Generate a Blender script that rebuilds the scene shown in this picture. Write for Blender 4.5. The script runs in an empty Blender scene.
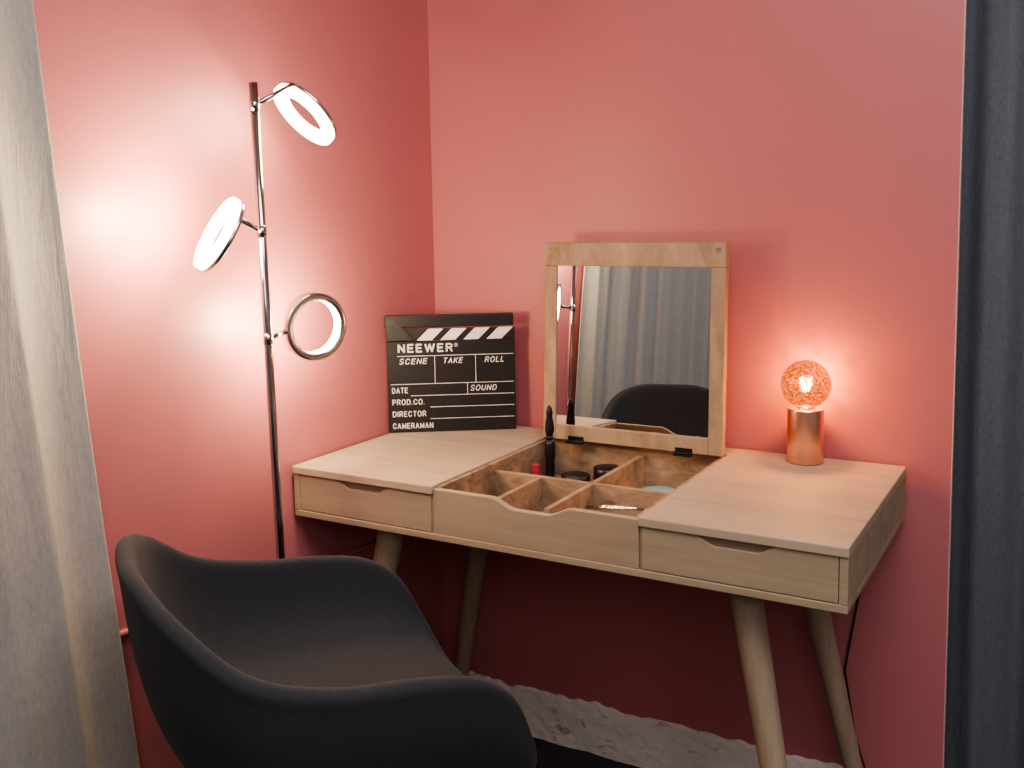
import bpy, bmesh, random
import numpy as np
from math import *
from mathutils import Vector, Matrix, noise
random.seed(4)
C=bpy.context; col=C.scene.collection
C.scene.view_settings.view_transform='AgX'
try: C.scene.view_settings.look='AgX - Medium High Contrast'
except Exception as ex: print(ex)

# ---------------------------------------------------------------- materials
def newmat(name):
    m=bpy.data.materials.new(name); m.use_nodes=True
    nt=m.node_tree; b=nt.nodes['Principled BSDF']; return m,nt,b
def N(nt,t,**k):
    n=nt.nodes.new(t)
    for a,v in k.items(): setattr(n,a,v)
    return n
def L(nt,a,b): nt.links.new(a,b)
def coords(nt,scale=(1,1,1),rot=(0,0,0)):
    tc=N(nt,'ShaderNodeTexCoord'); mp=N(nt,'ShaderNodeMapping')
    mp.inputs['Scale'].default_value=scale; mp.inputs['Rotation'].default_value=rot
    L(nt,tc.outputs['Object'],mp.inputs['Vector']); return mp.outputs['Vector']
def ramp(nt,fac,stops):
    r=N(nt,'ShaderNodeValToRGB'); e=r.color_ramp.elements
    while len(e)<len(stops): e.new(.5)
    for i,(p,c) in enumerate(stops):
        e[i].position=p; e[i].color=(*c,1)
    L(nt,fac,r.inputs['Fac']); return r.outputs['Color']
def noisetex(nt,vec,scale,detail=4,rough=.5,dist=0):
    n=N(nt,'ShaderNodeTexNoise'); n.inputs['Scale'].default_value=scale; n.inputs['Detail'].default_value=detail
    n.inputs['Roughness'].default_value=rough; n.inputs['Distortion'].default_value=dist
    L(nt,vec,n.inputs['Vector']); return n.outputs['Fac']
def bump(nt,b,h,strength,dist=.002):
    bp=N(nt,'ShaderNodeBump'); bp.inputs['Strength'].default_value=strength; bp.inputs['Distance'].default_value=dist
    L(nt,h,bp.inputs['Height']); L(nt,bp.outputs['Normal'],b.inputs['Normal']); return bp
def plain(name,c,rough=.5,metal=0,**k):
    m,nt,b=newmat(name)
    v=coords(nt); f=noisetex(nt,v,k.get('ns',30),3)
    q=k.get('var',.06)
    L(nt,ramp(nt,f,[(.3,tuple(x*(1-q) for x in c)),(.7,tuple(min(1,x*(1+q)) for x in c))]),b.inputs['Base Color'])
    b.inputs['Roughness'].default_value=rough; b.inputs['Metallic'].default_value=metal
    return m
def wood(name,dark,light,scale=(1.3,16,16),rough=.62):
    m,nt,b=newmat(name)
    v=coords(nt,scale); f=noisetex(nt,v,2.2,8,.7,1.1)
    v2=coords(nt,tuple(s*.3 for s in scale)); f2=noisetex(nt,v2,1.6,4,.6,2.0)
    mx=N(nt,'ShaderNodeMath',operation='ADD'); h=N(nt,'ShaderNodeMath',operation='MULTIPLY'); h.inputs[1].default_value=.5
    L(nt,f,mx.inputs[0]); L(nt,f2,mx.inputs[1]); L(nt,mx.outputs[0],h.inputs[0])
    L(nt,ramp(nt,h.outputs[0],[(.30,dark),(.48,tuple((a+c)/2 for a,c in zip(dark,light))),(.70,light)]),b.inputs['Base Color'])
    b.inputs['Roughness'].default_value=rough; bump(nt,b,f,.12,.001); return m
M={}
def paint(name,c,rough):
    m,nt,b=newmat(name)
    v=coords(nt); f=noisetex(nt,v,1.2,3)
    L(nt,ramp(nt,f,[(.3,tuple(x*.98 for x in c)),(.7,c)]),b.inputs['Base Color'])
    b.inputs['Roughness'].default_value=rough; return m
M['wall']=paint('coral_wall_paint',(.50,.172,.186),.42)
M['white']=paint('plain_offwhite_paint',(.55,.52,.5),.7)
M['ceil']=paint('ceiling_paint',(.6,.57,.55),.8)
M['trimw']=paint('chipped_white_edge',(.58,.43,.41),.6)
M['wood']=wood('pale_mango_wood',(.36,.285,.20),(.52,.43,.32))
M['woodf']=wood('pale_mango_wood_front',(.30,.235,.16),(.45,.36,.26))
M['frame']=wood('warm_frame_wood',(.20,.13,.075),(.48,.36,.235),(12,12,5))
M['woodin']=wood('raw_inner_wood',(.05,.025,.015),(.58,.41,.27),(5,12,15),.7)
M['woodz']=wood('leg_wood',(.27,.205,.14),(.43,.35,.255),(22,22,1.5))
M['gap']=wood('shaded_pull_wood',(.24,.18,.12),(.36,.28,.195))  # front wood made darker: shade of the scooped pulls put into the colour
M['chrome']=plain('polished_chrome',(.55,.55,.57),.13,1)
M['chrome2']=plain('bright_ring_chrome',(.74,.72,.72),.18,1)
M['copper']=plain('brushed_copper',(.84,.50,.38),.30,1,var=.02)
M['black']=plain('black_plastic',(.012,.012,.014),.35)
M['board']=plain('matt_black_slate',(.010,.009,.011),.5)
M['plate']=plain('dark_grey_hinge_metal',(.030,.030,.033),.45,.3)
M['ink']=plain('white_print',(.80,.77,.75),.6)
m,nt,b=newmat('crumbling_plaster_and_stone'); v=coords(nt,(1,1,1.6)); f=noisetex(nt,v,17,10,.74,.7)
L(nt,ramp(nt,f,[(.28,(.30,.22,.18)),(.38,(.62,.53,.47)),(.44,(.90,.87,.82)),(.75,(.84,.80,.75))]),b.inputs['Base Color'])
b.inputs['Roughness'].default_value=.9; bump(nt,b,noisetex(nt,v,60,8,.75),.6,.005); M['stone']=m
m,nt,b=newmat('dark_floor'); v=coords(nt); f=noisetex(nt,v,9,6,.6)
L(nt,ramp(nt,f,[(.3,(.02,.018,.02)),(.7,(.05,.045,.048))]),b.inputs['Base Color']); b.inputs['Roughness'].default_value=.6; M['floor']=m
def fabric(name,c1,c2,sc,rough=.95,bs=.4,streak=(1,1,1),crease=0):
    m,nt,b=newmat(name); v=coords(nt,streak); f=noisetex(nt,v,sc,6,.7)
    L(nt,ramp(nt,f,[(.3,c1),(.7,c2)]),b.inputs['Base Color']); b.inputs['Roughness'].default_value=rough
    b.inputs['Sheen Weight'].default_value=.04
    if crease:
        w1=N(nt,'ShaderNodeTexNoise'); w1.inputs['Scale'].default_value=1; w1.inputs['Detail'].default_value=2; L(nt,coords(nt,(60,60,700)),w1.inputs['Vector'])
        w2=N(nt,'ShaderNodeTexNoise'); w2.inputs['Scale'].default_value=1; w2.inputs['Detail'].default_value=2; L(nt,coords(nt,(700,700,40)),w2.inputs['Vector'])
        ad=N(nt,'ShaderNodeMath',operation='ADD'); L(nt,w1.outputs['Fac'],ad.inputs[0]); L(nt,w2.outputs['Fac'],ad.inputs[1])
        b1=N(nt,'ShaderNodeBump'); b1.inputs['Strength'].default_value=.35; b1.inputs['Distance'].default_value=.0012; L(nt,ad.outputs[0],b1.inputs['Height'])
        b2=N(nt,'ShaderNodeBump'); b2.inputs['Strength'].default_value=crease; b2.inputs['Distance'].default_value=.012
        L(nt,noisetex(nt,coords(nt,(5,9,1.6)),2.0,4,.55,.8),b2.inputs['Height']); L(nt,b1.outputs['Normal'],b2.inputs['Normal']); L(nt,b2.outputs['Normal'],b.inputs['Normal'])
    else: bump(nt,b,noisetex(nt,coords(nt),900,2),bs,.0006)
    return m
M['chair']=fabric('charcoal_upholstery',(.025,.026,.032),(.039,.041,.049),260,bs=.6)
M['linen']=fabric('grey_linen',(.36,.335,.31),(.45,.42,.39),90,streak=(2,2,.7),crease=.5)
M['navy']=fabric('slate_blue_curtain_cloth',(.085,.097,.120),(.128,.142,.170),110,streak=(2,2,.8),crease=.5)
m,nt,b=newmat('mirror_glass'); b.inputs['Base Color'].default_value=(.64,.68,.71,1); b.inputs['Metallic'].default_value=1
b.inputs['Roughness'].default_value=.012; M['mirror']=m
def emit(name,c,s):
    m,nt,b=newmat(name); b.inputs['Base Color'].default_value=(.8,.8,.8,1)
    b.inputs['Emission Color'].default_value=(*c,1); b.inputs['Emission Strength'].default_value=s; return m
M['led']=emit('warm_led_diffuser',(1,.80,.56),30)
M['fil']=emit('glowing_filament',(1,.6,.25),170)
m=bpy.data.materials.new('amber_crackled_glass'); m.use_nodes=True; nt=m.node_tree; nt.nodes.clear()
out=N(nt,'ShaderNodeOutputMaterial'); mixs=N(nt,'ShaderNodeMixShader'); tr=N(nt,'ShaderNodeBsdfTransparent'); gl=N(nt,'ShaderNodeBsdfPrincipled')
gl.inputs['Base Color'].default_value=(.05,.028,.018,1); gl.inputs['Roughness'].default_value=.12
gl.inputs['Emission Color'].default_value=(1,.42,.15,1); gl.inputs['Emission Strength'].default_value=.09
tr.inputs['Color'].default_value=(.84,.54,.34,1)
vo=N(nt,'ShaderNodeTexVoronoi'); vo.inputs['Scale'].default_value=230; L(nt,coords(nt),vo.inputs['Vector'])
mr=N(nt,'ShaderNodeMapRange'); mr.inputs['From Min'].default_value=.15; mr.inputs['From Max'].default_value=.65; mr.inputs['To Min'].default_value=.22; mr.inputs['To Max'].default_value=.80
L(nt,vo.outputs['Distance'],mr.inputs['Value']); L(nt,mr.outputs['Result'],mixs.inputs['Fac'])
L(nt,tr.outputs[0],mixs.inputs[1]); L(nt,gl.outputs[0],mixs.inputs[2]); L(nt,mixs.outputs[0],out.inputs['Surface']); M['bulb']=m
M['red']=plain('dull_red_lacquer',(.42,.05,.08),.4)
M['skyb']=plain('pale_blue_plastic',(.25,.50,.62),.4)

# ---------------------------------------------------------------- helpers
def mk(name,bm,mat,parent=None,smooth=False,mods=()):
    me=bpy.data.meshes.new(name); bmesh.ops.recalc_face_normals(bm,faces=bm.faces); bm.to_mesh(me); bm.free()
    if smooth:
        for p in me.polygons: p.use_smooth=True
    me.materials.append(mat); o=bpy.data.objects.new(name,me); col.objects.link(o)
    if parent: par(o,parent)
    return o
def par(o,p):
    o.parent=p; o.matrix_parent_inverse=world(p).inverted()
def world(o):
    m=o.matrix_basis.copy()
    if o.parent: m=world(o.parent)@o.matrix_parent_inverse@m
    return m
def empty(name,loc,label,cat):
    e=bpy.data.objects.new(name,None); e.empty_display_size=.05; e.location=loc; col.objects.link(e)
    e['label']=label; e['category']=cat; return e
def addbox(bm,x0,x1,y0,y1,z0,z1,mtx=None):
    vs=[bm.verts.new((x,y,z)) for z in(z0,z1) for y in(y0,y1) for x in(x0,x1)]
    fs=[(0,1,3,2),(4,6,7,5),(0,4,5,1),(2,3,7,6),(0,2,6,4),(1,5,7,3)]
    for f in fs: bm.faces.new([vs[i] for i in f])
    if mtx:
        for v in vs: v.co=mtx@v.co
    return vs
def bev(o,w,seg=2):
    m=o.modifiers.new('bevel','BEVEL'); m.width=w; m.segments=seg; m.limit_method='ANGLE'; return o
def box(name,x0,x1,y0,y1,z0,z1,mat,parent=None,bw=0,mtx=None):
    bm=bmesh.new(); addbox(bm,x0,x1,y0,y1,z0,z1,mtx); o=mk(name,bm,mat,parent)
    if bw: bev(o,bw)
    return o
def frame(p,z):
    z=Vector(z).normalized(); q=z.to_track_quat('Z','Y'); return Matrix.Translation(Vector(p))@q.to_matrix().to_4x4()
def lathe(bm,prof,mtx,seg=48,closed=False):
    rings=[]
    for r,z in prof:
        if r<1e-6: rings.append([bm.verts.new(mtx@Vector((0,0,z)))])
        else: rings.append([bm.verts.new(mtx@Vector((r*cos(2*pi*i/seg),r*sin(2*pi*i/seg),z))) for i in range(seg)])
    n=len(rings); rng=range(n) if closed else range(n-1)
    for k in rng:
        a,b=rings[k],rings[(k+1)%n]
        for i in range(seg):
            j=(i+1)%seg
            if len(a)==1 and len(b)==1: continue
            if len(a)==1: bm.faces.new([a[0],b[i],b[j]])
            elif len(b)==1: bm.faces.new([a[i],a[j],b[0]])
            else: bm.faces.new([a[i],a[j],b[j],b[i]])
def tube(bm,pts,rad,seg=12):
    pts=[Vector(p) for p in pts]; n=len(pts)
    if not hasattr(rad,'__len__'): rad=[rad]*n
    up=None; rings=[]
    for i,p in enumerate(pts):
        t=(pts[min(i+1,n-1)]-pts[max(i-1,0)]).normalized()
        if up is None:
            a=Vector((0,0,1)) if abs(t.z)<.9 else Vector((1,0,0)); up=(a-t*a.dot(t)).normalized()
        else: up=(up-t*up.dot(t)).normalized()
        s=t.cross(up)
        rings.append([bm.verts.new(p+(up*cos(2*pi*k/seg)+s*sin(2*pi*k/seg))*rad[i]) for k in range(seg)])
    for a,b in zip(rings,rings[1:]):
        for k in range(seg): bm.faces.new([a[k],a[(k+1)%seg],b[(k+1)%seg],b[k]])
    bm.faces.new(rings[0][::-1]); bm.faces.new(rings[-1])
def struct(o): o['kind']='structure'; return o

# ---------------------------------------------------------------- room
XP=1.148; XW=-.008
struct(box('floor',-.1,3.3,-4.1,.6,-.1,0,M['floor']))
struct(box('ceiling',-.1,3.3,-4.1,.6,2.6,2.7,M['ceil']))
struct(box('wall_left',-.1,XW,-4.1,.6,0,2.6,M['wall']))
struct(box('wall_back',XW,XP,0,.014,0,2.6,M['wall']))
struct(box('trim_1',XP,XP+.002,-.0005,.014,0,2.6,M['trimw']))
struct(box('wall_alcove',0,3.3,.5,.6,0,2.6,M['wall']))
struct(box('wall_right',3.2,3.3,-4.1,.6,0,2.6,M['white']))
struct(box('wall_front',-.1,3.3,-4.2,-4.1,0,2.6,M['white']))
bm=bmesh.new(); nx,nz=300,28; g=[]
for i in range(nx+1):
    x=XW+.002+(XP-XW-.004)*i/nx; top=.119+.009*noise.noise(Vector((x*9,0,0)))+.012*noise.noise(Vector((x*30,3,0)))
    row=[]
    for k in range(nz+1):
        z=top*k/nz; d=.009+.005*noise.noise(Vector((x*14,z*18,5)))+.002*noise.noise(Vector((x*50,z*50,8)))
        if k==nz: d=0.0
        row.append(bm.verts.new((x,-max(d,.0005),z)))
    g.append(row)
for i in range(nx):
    for k in range(nz): bm.faces.new([g[i][k],g[i+1][k],g[i+1][k+1],g[i][k+1]])
struct(mk('baseboard_back',bm,M['stone'],smooth=True))
bm=bmesh.new(); tube(bm,[(XW+.006,-2.6,.70),(XW+.006,-.95,.573),(XW+.006,-.31,.522),(XW+.006,-.02,.50)],.006); struct(mk('trim_2',bm,M['wall'],smooth=True))

# ---------------------------------------------------------------- desk
X0,X1,YF,YB,ZT,ZB=.000,1.071,-.5335,-.012,.76,.6574
XF,XG=.336,.741
desk=empty('dressing_table',((X0+X1)/2,(YF+YB)/2,0),'pale wooden dressing table with flip-up mirror and open centre tray','table')
th=.013; LT=.016
bm=bmesh.new()
addbox(bm,X0,X1,YF,YB,ZB,ZB+th)
addbox(bm,X0,X0+th,YF,YB,ZB+th,ZT-LT)
addbox(bm,X1-th,X1,YF,YB,ZB+th,ZT-LT)
addbox(bm,XF-th,XF,YF+.004,YB,ZB+th,ZT-LT)
addbox(bm,XG,XG+th,YF+.004,YB,ZB+th,ZT-LT)
addbox(bm,X0+th,XF-th,YB-th,YB,ZB+th,ZT-LT)
addbox(bm,XG+th,X1-th,YB-th,YB,ZB+th,ZT-LT)
addbox(bm,XF,XG,YB-.055,YB,ZB+th,ZT)
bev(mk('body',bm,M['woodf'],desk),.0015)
for a,b_ in((X0-.001,XF),(XG,X1+.001)):
    bev(box('lid',a,b_,YF-.003,YB,ZT-LT,ZT,M['wood'],desk),.002)
def front(name,a,b_,z0,z1,scw,scd,thk=.014,soft=.6):
    xc=(a+b_)/2; pts=[(a,z0),(b_,z0),(b_,z1)]
    n=32
    for i in range(n+1):
        t=1-i/n*2
        x=xc+t*scw; s=min(1,(1-abs(t))/soft); s=s*s*(3-2*s)
        pts.append((x,z1-scd*s))
    pts.append((a,z1))
    bm=bmesh.new(); y0,y1=YF+.001,YF+.001+thk
    f=[bm.verts.new((x,y0,z)) for x,z in pts]; k=[bm.verts.new((x,y1,z)) for x,z in pts]
    bm.faces.new(f); bm.faces.new(k[::-1])
    for i in range(len(pts)): j=(i+1)%len(pts); bm.faces.new([f[i],f[j],k[j],k[i]])
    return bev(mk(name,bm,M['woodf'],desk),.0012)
g_=.0012
for a,b_ in((X0+th,XF-.004),(XG+.004,X1-th)):
    d=front('drawer',a+g_,b_-g_,ZB+th+g_,ZT-LT-g_,.064,.014,.007,.5); d['label']='shallow drawer with scooped finger pull'
    o=box('drawer_box',a+.008,b_-.008,YF+.0081,YB-.06,ZB+th+.002,ZT-LT-.0015,M['gap'],d)
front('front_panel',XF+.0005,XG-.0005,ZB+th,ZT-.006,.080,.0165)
box('tray_bottom',XF,XG,YF+.015,YB-.055,ZB+th,ZB+th+.006,M['woodin'],desk)
ty0,ty1=YF+.015,YB-.055; zt0=ZB+th+.006
bm=bmesh.new()
addbox(bm,XF,XF+.010,ty0,ty1,zt0,ZT-.004); addbox(bm,XG-.010,XG,ty0,ty1,zt0,ZT-.004)
addbox(bm,XF+.010,XG-.010,ty0,ty0+.008,zt0,ZT-.026)
addbox(bm,XF+.010,XG-.010,ty1-.010,ty1,zt0,ZT-.004)
bev(mk('tray_lining',bm,M['woodin'],desk),.001)
bm=bmesh.new()
addbox(bm,XF+.010,XG-.010,-.330,-.319,zt0,ZT-.018)
addbox(bm,.555,.566,-.319,ty1-.010,zt0,ZT-.018)
addbox(bm,.555,.566,ty0+.008,-.330,zt0,ZT-.018)
addbox(bm,.446,.457,ty0+.008,-.330,zt0,ZT-.018)
bev(mk('divider',bm,M['woodin'],desk),.001)
def leg(p0,p1):
    bm=bmesh.new(); p0=Vector(p0);p1=Vector(p1); n=10
    pts=[p0.lerp(p1,i/n) for i in range(n+1)]; rad=[.0275-.0125*(i/n) for i in range(n+1)]
    tube(bm,pts,rad,24)
    return mk('leg',bm,M['woodz'],desk,True)
cx=.5395
for sx in(-1,1):
    leg((cx+sx*.352,-.455,ZB),(cx+sx*.480,-.505,0)); leg((cx+sx*.348,-.10,ZB),(cx+sx*.488,-.05,0))
mx0,mx1,mz0,mz1=.338,.741,.762,1.188; my=-.083; tilt=.022
sh=Matrix.Identity(4); sh[1][2]=tilt/(mz1-mz0); sh[1][3]=-mz0*tilt/(mz1-mz0)
fl,ft,fb=.030,.050,.033; fy0,fy1=my-.020,my
bm=bmesh.new()
addbox(bm,mx0,mx0+fl,fy0,fy1,mz0,mz1-ft,sh); addbox(bm,mx1-fl,mx1,fy0,fy1,mz0,mz1-ft,sh)
addbox(bm,mx0,mx1,fy0,fy1,mz1-ft,mz1,sh); addbox(bm,mx0+fl,mx1-fl,fy0,fy1,mz0,mz0+fb,sh)
mf=bev(mk('mirror_frame',bm,M['frame'],desk),.002)
s2=sh.copy(); s2[1][0]=.017; s2[1][3]-=.017*(mx0+mx1)/2
bm=bmesh.new(); addbox(bm,mx0+fl-.0005,mx1-fl+.0005,my-.0135,my-.0095,mz0+fb-.001,mz1-ft+.001,s2); mk('mirror_glass',bm,M['mirror'],mf)
bm=bmesh.new(); addbox(bm,mx0+fl-.006,mx1-fl+.006,my-.005,my-.001,mz0+fb-.006,mz1-ft+.006,sh); mk('backing_board',bm,M['woodf'],mf)
for xx in(mx0+.016,mx1-.016):
    bm=bmesh.new()
    lathe(bm,[(0,-.001),(.007,-.001),(.007,.0008),(0,.0008)],sh@frame((xx,fy0,mz1-.016),(0,-1,0)),16)
    mk('dowel_plug',bm,M['woodin'],mf)
for xx in(mx0+.08,mx1-.08):
    bm=bmesh.new(); addbox(bm,xx-.018,xx+.018,fy0-.0015,fy0+.001,mz0-.001,mz0+.010); addbox(bm,xx-.018,xx+.018,fy0-.012,fy0,mz0-.0045,mz0-.001)
    tube(bm,[(xx-.018,fy0-.002,mz0-.001),(xx+.018,fy0-.002,mz0-.001)],.003,10); mk('hinge',bm,M['black'],desk)

# ---------------------------------------------------------------- floor lamp
lamp=empty('floor_lamp',(.12,-.70,0),'slim chrome floor lamp with three lit LED rings','lamp')
PT=Vector((.12,-.724,1.485)); PB=Vector((.12,-.695,.0))
def onp(z): return PB.lerp(PT,z/1.485)
bm=bmesh.new(); lathe(bm,[(0,0),(.110,0),(.113,.004),(.110,.014),(.02,.018),(0,.018)],Matrix.Translation((.125,-.695,0)),64); mk('base',bm,M['chrome'],lamp,True)
bm=bmesh.new(); tube(bm,[onp(.012),onp(.5),onp(1.0),onp(1.485)],.0076,20); mk('pole',bm,M['chrome'],lamp,True)
rings=[((.125,-.600,1.441),(-.30,-.66,-.66),1.447,.068,.023,.009,.03,.8,1),((.12,-.819,1.230),(-.424,-.753,.5),1.232,.066,.022,.009,.06,7.0,1),((.12,-.592,1.052),(-.93,.32,0.05),1.044,.063,.013,.012,.02,7.0,0)]
for c,n,zp,R,w,h,go,gp,side in rings:
    c=Vector(c); n=Vector(n).normalized(); mt=frame(c,n)
    bm=bmesh.new()
    if side:
        zc=-h+.0075
        lathe(bm,[(R-w,-h),(R-.001,-h),(R,-h+.001),(R,zc),(R-.002,zc),(R-.003,-h+.002),(R-w,-h+.002)],mt,72,True)
        led=[(R-.001,zc-.0005),(R-.0005,zc+.0003),(R-.0005,h-.001),(R-.0015,h),(R-w+.001,h),(R-w-.0005,h-.001),(R-w-.0005,-h+.0022),(R-w+.002,-h+.0022)]
    else:
        lathe(bm,[(R-w,-h),(R-.001,-h),(R,-h+.001),(R,h-.001),(R-.001,h),(R-.0014,h-.002),(R-.003,-h+.002),(R-w,-h+.002)],mt,72,True)
        led=[(R-.0014,h-.0015),(R-.0015,h+.001),(R-w+.001,h+.001),(R-w-.0005,h-.001),(R-w-.0005,-h+.0022),(R-w+.002,-h+.0022)]
    ro=mk('lamp_ring',bm,M['chrome2'],lamp,True)
    bm=bmesh.new(); lathe(bm,led,mt,72,True)
    mk('led_diffuser',bm,M['led'],ro,True)
    p=onp(zp); d=(p-c); d=d-n*d.dot(n); e=c-n*h*.5+d.normalized()*(R-.001)
    bm=bmesh.new(); tube(bm,[p,p.lerp(e,.5),e],.0045,14)
    lathe(bm,[(0,-.010),(.0086,-.010),(.0086,.010),(0,.010)],Matrix.Translation(p),24)
    mk('swivel_arm',bm,M['chrome'],ro,True)
    li=bpy.data.lights.new('ring_light','POINT'); li.energy=gp; li.color=(1,.76,.45); li.shadow_soft_size=.035
    o=bpy.data.objects.new('ring_light',li); col.objects.link(o); o.location=c+n*go; par(o,ro)

# ---------------------------------------------------------------- table lamp
LX,LY=.893,-.060
tl=empty('table_lamp',(LX,LY,ZT),'copper cylinder table lamp with glowing crackled globe bulb','lamp')
T=Matrix.Translation((LX,LY,ZT+.0008))
bm=bmesh.new(); lathe(bm,[(0,0),(.033,0),(.0345,.001),(.0345,.104),(.0335,.1055),(.018,.1055),(.018,.08),(0,.08)],T,64); o=mk('lamp_base',bm,M['copper'],tl,True); bev(o,.0008)
bm=bmesh.new(); lathe(bm,[(0,.081),(.0135,.081),(.0135,.107),(.012,.109),(0,.109)],T,32); mk('bulb_socket',bm,M['copper'],tl,True)
GR=.0475; gz=.1045+GR+.0005; pr=[(.012,.1075)]
for i in range(1,25):
    a=-pi/2+.30+(pi-.30)*i/24; pr.append((max(0,GR*cos(a)),gz+GR*sin(a)))
pr[-1]=(0,gz+GR)
bm=bmesh.new(); lathe(bm,pr,T,64); gb=mk('globe_bulb',bm,M['bulb'],tl,True)
bm=bmesh.new(); pts=[]
for k in range(9):
    a=k*2*pi/8; r=.013 if k%2 else .005; pts.append((LX+r*cos(a),LY+r*sin(a),ZT+gz+(.014 if k%2 else -.014)))
tube(bm,pts,.0007,6)
mk('filament',bm,M['fil'],gb,True)
li=bpy.data.lights.new('bulb_light','POINT'); li.energy=9; li.color=(1,.56,.13); li.shadow_soft_size=.012
o=bpy.data.objects.new('bulb_light',li); col.objects.link(o); o.location=(LX,LY,ZT+gz); par(o,tl)
bm=bmesh.new(); tube(bm,[(.96,-.0065,.74),(.975,-.0065,.66),(.99,-.0075,.5),(.965,-.010,.33),(.99,-.022,.2),(1.03,-.035,.09),(1.05,-.06,.008),(1.09,-.08,.005)],.0020,8)
o=mk('power_cable',bm,M['black'],None,True); o['label']='thin black power cable hanging down the coral wall'; o['category']='cable'

# ---------------------------------------------------------------- clapperboard
BL=Vector((-.002,-.208,ZT+.001)); BR=Vector((.238,-.045,ZT+.001))
ux=(BR-BL).normalized(); nrm=Vector((ux.y,-ux.x,0)); lean=radians(1.2)
uy=(Vector((0,0,1))*cos(lean)-nrm*sin(lean)).normalized(); uz=ux.cross(uy)
CM=Matrix(((ux.x,uy.x,uz.x,BL.x),(ux.y,uy.y,uz.y,BL.y),(ux.z,uy.z,uz.z,BL.z),(0,0,0,1)))@Matrix.Diagonal((1.03,1.03,1,1))
cl=empty('clapperboard',tuple((BL+BR)/2),'black film clapperboard with white lettering leaning on the table','clapperboard')
BWd=.2815
bm=bmesh.new(); addbox(bm,0,BWd,0,.201,0,.004,CM); bev(mk('slate',bm,M['board'],cl),.001)
bm=bmesh.new(); addbox(bm,0,BWd,.2025,.229,-.001,.008,CM); bev(mk('lower_stick',bm,M['board'],cl),.0012)
bm=bmesh.new(); addbox(bm,-.003,BWd-.003,.2325,.260,.001,.013,CM); bev(mk('clapstick',bm,M['board'],cl),.0022)
bm=bmesh.new(); 
vs=[(0.001,.205),(.060,.205),(.045,.222),(.014,.252),(.001,.252)]
f=[bm.verts.new(CM@Vector((x,y,.0145))) for x,y in vs]; k=[bm.verts.new(CM@Vector((x,y,.0130))) for x,y in vs]
bm.faces.new(f); bm.faces.new(k[::-1])
for i in range(5): bm.faces.new([f[i],f[(i+1)%5],k[(i+1)%5],k[i]])
for x,y in((.012,.213),(.012,.240),(.045,.213)): lathe(bm,[(0,.0080),(.003,.0080),(.003,.0155),(0,.0158)],CM@Matrix.Translation((x,y,0)),12)
mk('hinge_plate',bm,M['plate'],cl)
bm=bmesh.new()
def quad(pts,z):
    bm.faces.new([bm.verts.new(CM@Vector((x,y,z))) for x,y in pts])
for i in range(4):
    x=.066+i*.051; quad([(x,.2035),(x+.033,.2035),(x+.059,.2288),(x+.026,.2288)],.0086)
def ln(x0,y0,x1,y1,w=.0013):
    if y0==y1: quad([(x0,y0-w/2),(x1,y0-w/2),(x1,y0+w/2),(x0,y0+w/2)],.0046)
    else: quad([(x0-w/2,y0),(x0+w/2,y0),(x0+w/2,y1),(x0-w/2,y1)],.0046)
ln(.022,.169,.278,.169); ln(.104,.107,.104,.169); ln(.194,.107,.194,.169); ln(.006,.107,.278,.107)
ln(.175,.081,.175,.107); ln(.050,.081,.278,.081); ln(.092,.055,.278,.055); ln(.092,.029,.278,.029)
G={'N':(.72,[[(0,0),(0,1),(1,0),(1,1)]]),'E':(.62,[[(1,0),(0,0),(0,1),(1,1)],[(0,.52),(.9,.52)]]),
'W':(1.15,[[(0,1),(.25,0),(.5,1),(.75,0),(1,1)]]),'R':(.68,[[(0,0),(0,1),(.72,1),(.95,.88),(.95,.62),(.72,.5),(0,.5)],[(.55,.5),(1,0)]]),
'S':(.64,[[(1,.84),(.78,1),(.22,1),(0,.84),(0,.66),(.22,.54),(.78,.46),(1,.34),(1,.16),(.78,0),(.22,0),(0,.16)]]),
'C':(.72,[[(1,.76),(.72,1),(.28,1),(0,.72),(0,.28),(.28,0),(.72,0),(1,.24)]]),'T':(.66,[[(0,1),(1,1)],[(.5,1),(.5,0)]]),
'A':(.78,[[(0,0),(.5,1),(1,0)],[(.2,.33),(.8,.33)]]),'K':(.70,[[(0,0),(0,1)],[(1,1),(0,.38)],[(.36,.6),(1,0)]]),
'O':(.78,[[(.28,0),(0,.28),(0,.72),(.28,1),(.72,1),(1,.72),(1,.28),(.72,0),(.28,0)]]),'L':(.56,[[(0,1),(0,0),(1,0)]]),
'D':(.72,[[(0,0),(0,1),(.65,1),(1,.72),(1,.28),(.65,0),(0,0)]]),'U':(.70,[[(0,1),(0,.25),(.25,0),(.75,0),(1,.25),(1,1)]]),
'P':(.64,[[(0,0),(0,1),(.75,1),(1,.88),(1,.58),(.75,.46),(0,.46)]]),'I':(.001,[[(0,0),(0,1)]]),
'M':(.88,[[(0,0),(0,1),(.5,.12),(1,1),(1,0)]]),'.':(.001,[[(0,0),(0,.02)]])}
def strokes(s,x0,x1,y0,h,t,shear=0):
    gap=.32; tot=sum(G[c][0]+t for c in s)+gap*(len(s)-1)
    k=(x1-x0)/(tot*h); x=0
    for c in s:
        w,ps=G[c]
        for p in ps:
            q=[]
            for a,b_ in p:
                X=(x+t/2+a*w)*h*k; Y=(t/2+b_*(1-t))*h; q.append(Vector((x0+X+Y*shear,y0+Y)))
            for a,b_ in zip(q,q[1:]):
                d=(b_-a).normalized(); nn=Vector((-d.y,d.x))*t*h/2; ex=d*t*h*.30
                quad([tuple(a-ex-nn),tuple(b_+ex-nn),tuple(b_+ex+nn),tuple(a-ex+nn)],.0047)
        x+=w+t+gap
strokes('NEEWER',.024,.144,.1765,.0195,.20)
rc=(.1515,.1915)
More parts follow.
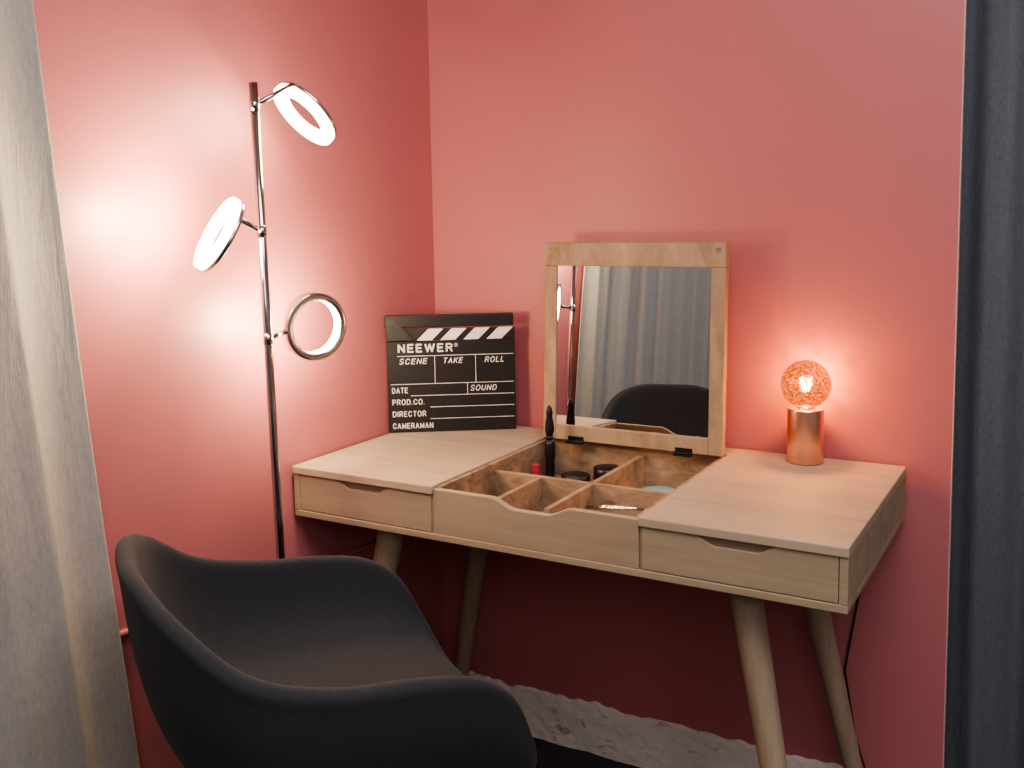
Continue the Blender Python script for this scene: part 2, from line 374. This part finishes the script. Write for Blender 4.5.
for i in range(14):
    a=2*pi*i/14; b_=2*pi*(i+1)/14
    quad([(rc[0]+.0042*cos(a),rc[1]+.0042*sin(a)),(rc[0]+.0042*cos(b_),rc[1]+.0042*sin(b_)),(rc[0]+.0035*cos(b_),rc[1]+.0035*sin(b_)),(rc[0]+.0035*cos(a),rc[1]+.0035*sin(a))],.0047)
strokes('R',.1497,.1536,.1893,.0044,.18)
tt=.155
strokes('SCENE',.026,.086,.1510,.0128,tt,.22); strokes('TAKE',.122,.164,.1510,.0128,tt,.22); strokes('ROLL',.214,.256,.1510,.0128,tt,.22); strokes('SOUND',.181,.238,.0885,.0128,tt,.22)
strokes('DATE',.009,.043,.0870,.0128,tt); strokes('PROD.CO.',.009,.079,.0610,.0128,tt); strokes('DIRECTOR',.009,.082,.0345,.0128,tt); strokes('CAMERAMAN',.009,.097,.0080,.0128,tt)
me=bpy.data.meshes.new('printed_lettering'); bm.to_mesh(me); bm.free(); me.materials.append(M['ink']); o=bpy.data.objects.new('printed_lettering',me); col.objects.link(o); par(o,cl)

# ---------------------------------------------------------------- cosmetics in the tray
def compact(x,y,r,h,label='round black makeup compact in the tray'):
    z=zt0+.0005
    e=empty('makeup_compact',(x,y,z),label,'makeup')
    T=Matrix.Translation((x,y,z)); bm=bmesh.new(); lathe(bm,[(0,0),(r-.001,0),(r,.001),(r,h*.5),(r-.001,h*.5),(0,h*.5)],T,40); mk('case',bm,M['black'],e,True)
    bm=bmesh.new(); lathe(bm,[(0,h*.52),(r-.0008,h*.52),(r,h*.6),(r,h-.001),(r-.002,h),(0,h)],T,40); mk('cap',bm,M['black'],e,True)
compact(.450,-.172,.030,.032); compact(.497,-.116,.029,.040)
TX,TY=.645,-.20
e=empty('cream_tin',(TX,TY,zt0),'flat pale blue round cosmetics tin in the tray','makeup')
bm=bmesh.new(); lathe(bm,[(0,0),(.034,0),(.035,.002),(.035,.018),(0,.018)],Matrix.Translation((TX,TY,zt0+.0005)),48); mk('tin',bm,M['skyb'],e,True)
bm=bmesh.new(); lathe(bm,[(0,.0182),(.0365,.0182),(.0365,.027),(.034,.029),(0,.029)],Matrix.Translation((TX,TY,zt0+.0005)),48); mk('cap',bm,M['skyb'],e,True)
e=empty('lipstick',(.374,-.206,zt0),'small red lipstick tube standing in the tray','makeup')
A=Vector((.374,-.206,zt0+.0005)); B=A+Vector((.0,.0,.052))
bm=bmesh.new(); tube(bm,[A,A.lerp(B,.5)],.010,20); mk('tube',bm,M['black'],e); bm=bmesh.new(); tube(bm,[A.lerp(B,.51),B],.0095,20); mk('cap',bm,M['red'],e)
BX,BY=.379,-.150
e=empty('makeup_brush',(BX,BY,zt0),'black makeup brush standing upright in the tray','brush')
T=Matrix.Translation((BX,BY,zt0+.0005))
bm=bmesh.new(); lathe(bm,[(0,0),(.009,0),(.010,.01),(.010,.05),(.012,.06),(.011,.085),(.008,.095),(0,.095)],T,24); mk('handle',bm,M['black'],e,True)
bm=bmesh.new(); lathe(bm,[(0,.095),(.0075,.095),(.0085,.099),(.0075,.103),(0,.103)],T,24); mk('ferrule',bm,M['black'],e,True)
bm=bmesh.new(); lathe(bm,[(0,.103),(.0070,.103),(.0105,.116),(.0090,.130),(.006,.145),(.0075,.152),(.005,.164),(0,.170)],T,24); mk('bristles',bm,M['black'],e,True)
e=empty('tweezers',(.62,-.42,zt0),'slim metal tweezers leaning inside the tray','tool')
bm=bmesh.new()
for dx in(0,.006):
    tube(bm,[(.580,-.395+dx,.716),(.625,-.398+dx*1.6,.722),(.675,-.402+dx*1.2,.727),(.732,-.405+dx*.3,.735)],.0022,8)
mk('arms',bm,M['chrome'],e,True)

# ---------------------------------------------------------------- armchair
CX,CY,ang=.425,-.930,radians(54)
ch=empty('armchair',(CX,CY,0),'charcoal fabric tub armchair with curved shell arms','chair')
W_=Matrix.Translation((CX,CY,0))@Matrix.Rotation(ang,4,'Z')
keys=[(0,.250,0,.480),(22,.248,.10,.480),(38,.238,.172,.494),(50,.215,.215,.550),(60,.180,.233,.620),(70,.125,.242,.662),(84,.045,.247,.679),(102,-.06,.246,.688),(124,-.158,.228,.716),(146,-.232,.172,.778),(165,-.265,.090,.808),(180,-.272,0,.810)]
def rim(a):
    a=abs(((a+180)%360)-180)
    ks=[(-k[0],k[1],-k[2],k[3]) for k in keys[1:3][::-1]]+keys+[(360-k[0],k[1],-k[2],k[3]) for k in keys[-3:-1][::-1]]
    for i in range(1,len(ks)-2):
        if ks[i][0]<=a<=ks[i+1][0]:
            t=(a-ks[i][0])/(ks[i+1][0]-ks[i][0]); P=[np.array(k[1:]) for k in ks[i-1:i+3]]
            return .5*((2*P[1])+(-P[0]+P[2])*t+(2*P[0]-5*P[1]+4*P[2]-P[3])*t*t+(-P[0]+3*P[1]-3*P[2]+P[3])*t**3)
def bz(P0,P1,P2,P3,t): return P0*(1-t)**3+P1*3*t*(1-t)**2+P2*3*t*t*(1-t)+P3*t**3
NA,NR=96,20; SI,SO=.536,.415; bm=bmesh.new(); cen=bm.verts.new(W_@Vector((0,0,SI))); bot=bm.verts.new(W_@Vector((0,0,SO))); gr=[]
for i in range(NA):
    a=i*360/NA; r=rim(a); sg=-1 if a>180 else 1
    P3=Vector((r[0],r[1]*sg,r[2])); flat=(r[2]-.48)/.32; flat=min(1,max(0,flat))
    d=Vector((P3.x,P3.y,0)).normalized(); arm=max(0,min(1,(flat-.3)/.3)); Z=Vector((0,0,1))
    q3=P3-d*(.003+.004*arm)-Z*.006
    P0=Vector((0,0,SI)); P1=Vector((P3.x*.78,P3.y*.78,SI-.010)); P2=Vector((P3.x*(.99-.09*flat),P3.y*(.99-.07*flat),SI-.014+.05*flat))
    row=[bz(P0,P1,P2,q3,j/NR) for j in range(1,NR+1)]
    ow=.005+.011*arm
    row+= [P3-d*.002+Z*.001, P3+d*ow*.45+Z*.002, P3+d*ow-Z*.003, P3+d*(ow+.003)-Z*.011]
    q0=P3+d*(ow-.001)-Z*.024
    Q1=Vector((P3.x*1.02,P3.y*1.02,P3.z-.45*(P3.z-SO))); Q2=Vector((P3.x*.90,P3.y*.90,SO-.004)); Q3=Vector((0,0,SO))
    row+= [bz(q0,Q1,Q2,Q3,j/12) for j in range(0,12)]
    gr.append([bm.verts.new(W_@q) for q in row])
for i in range(NA):
    j=(i+1)%NA; bm.faces.new([cen,gr[i][0],gr[j][0]]); bm.faces.new([bot,gr[j][-1],gr[i][-1]])
    for k in range(len(gr[0])-1): bm.faces.new([gr[i][k],gr[i][k+1],gr[j][k+1],gr[j][k]])
so=mk('seat_shell',bm,M['chair'],ch,True)
ss=so.modifiers.new('ss','SUBSURF'); ss.levels=1; ss.render_levels=1
bm=bmesh.new()
for q in(40,-40): addbox(bm,-.13,.13,-.012,.012,.396,.418,W_@Matrix.Rotation(radians(q),4,'Z'))
mk('under_frame',bm,M['black'],ch)
for sx in(-1,1):
    for sy in(-1,1):
        bm=bmesh.new(); p0=W_@Vector((sx*.10,sy*.085,.405)); p1=W_@Vector((sx*.195,sy*.18,0)); tube(bm,[p0.lerp(p1,i/6) for i in range(7)],[.016-.006*i/6 for i in range(7)],18)
        mk('leg',bm,M['woodz'],ch,True)

# ---------------------------------------------------------------- curtains
def curtain(name,label,mat,fn,ns,nz):
    bm=bmesh.new(); g=[]
    for i in range(ns+1):
        g.append([bm.verts.new(fn(i/ns,k/nz)) for k in range(nz+1)])
    for i in range(ns):
        for k in range(nz): bm.faces.new([g[i][k],g[i+1][k],g[i+1][k+1],g[i][k+1]])
    o=mk(name,bm,mat,None,True); m=o.modifiers.new('s','SOLIDIFY'); m.thickness=.003; o['label']=label; o['category']='curtain'; return o
def fl(s,v):
    z=.015+2.56*v; y=-.936-.085*z-2.1*s
    ph=s*2.1/.20; q=.0085*sin(2*pi*ph+3.4+.5*sin(z*1.7+ph)) +.0035*sin(2*pi*ph*2.3+z*.8+ .5)
    q*=(.80+.45*(1-v)); return (.021+q+.006*noise.noise(Vector((y*3,z*1.5,1))),y+.008*sin(2*pi*ph*2+.6),z)
curtain('curtain',"light grey linen curtain hanging in soft folds on the wall",M['linen'],fl,420,40)
def fr(s,v):
    z=.015+2.56*v; x=1.11+.95*s; ph=s*.95/.13
    q=.017*sin(2*pi*ph+.4*sin(z*2+ph)); q+=.003*sin(2*pi*ph*2.7+z)
    return (x,.050+q+.006*noise.noise(Vector((x*6,z*2,4))),z)
curtain('curtain.001','dark slate blue curtain hanging beside the coral wall',M['navy'],fr,260,40)

# ---------------------------------------------------------------- light
def area(name,loc,tgt,size,e,c):
    l=bpy.data.lights.new(name,'AREA'); l.energy=e; l.size=size; l.color=c; o=bpy.data.objects.new(name,l); col.objects.link(o)
    o.location=loc; o.rotation_euler=(Vector(tgt)-Vector(loc)).to_track_quat('-Z','Y').to_euler(); return o
area('overhead_fill',(1.4,-1.35,2.55),(1.2,-1.0,0),1.5,50,(1,.95,.93))  # added unseen fill from above for the ambient level, not a room lamp
area('soft_fill',(2.2,-3.2,2.3),(.6,-.4,.9),1.2,18,(1,.95,.94))  # second added fill, unseen behind the camera, brightens the whole set
w=bpy.data.worlds.new('w'); C.scene.world=w; w.use_nodes=True; w.node_tree.nodes['Background'].inputs[0].default_value=(.5,.55,.65,1); w.node_tree.nodes['Background'].inputs[1].default_value=.25

# ---------------------------------------------------------------- camera
cam=bpy.data.cameras.new('camera'); co=bpy.data.objects.new('camera',cam); col.objects.link(co)
P=(1.363,-2.026,1.263); yaw,pit,rol,F=.5374,-.107,-.01998,1010
R=Matrix.Rotation(yaw,3,'Z')@Matrix.Rotation(pi/2+pit,3,'X')@Matrix.Rotation(rol,3,'Z')
co.matrix_world=Matrix.Translation(P)@R.to_4x4(); cam.sensor_width=36; cam.lens=F*36/1024; cam.clip_start=.02
cam.shift_x=18.65/1024; cam.shift_y=-66.73/1024
C.scene.camera=co
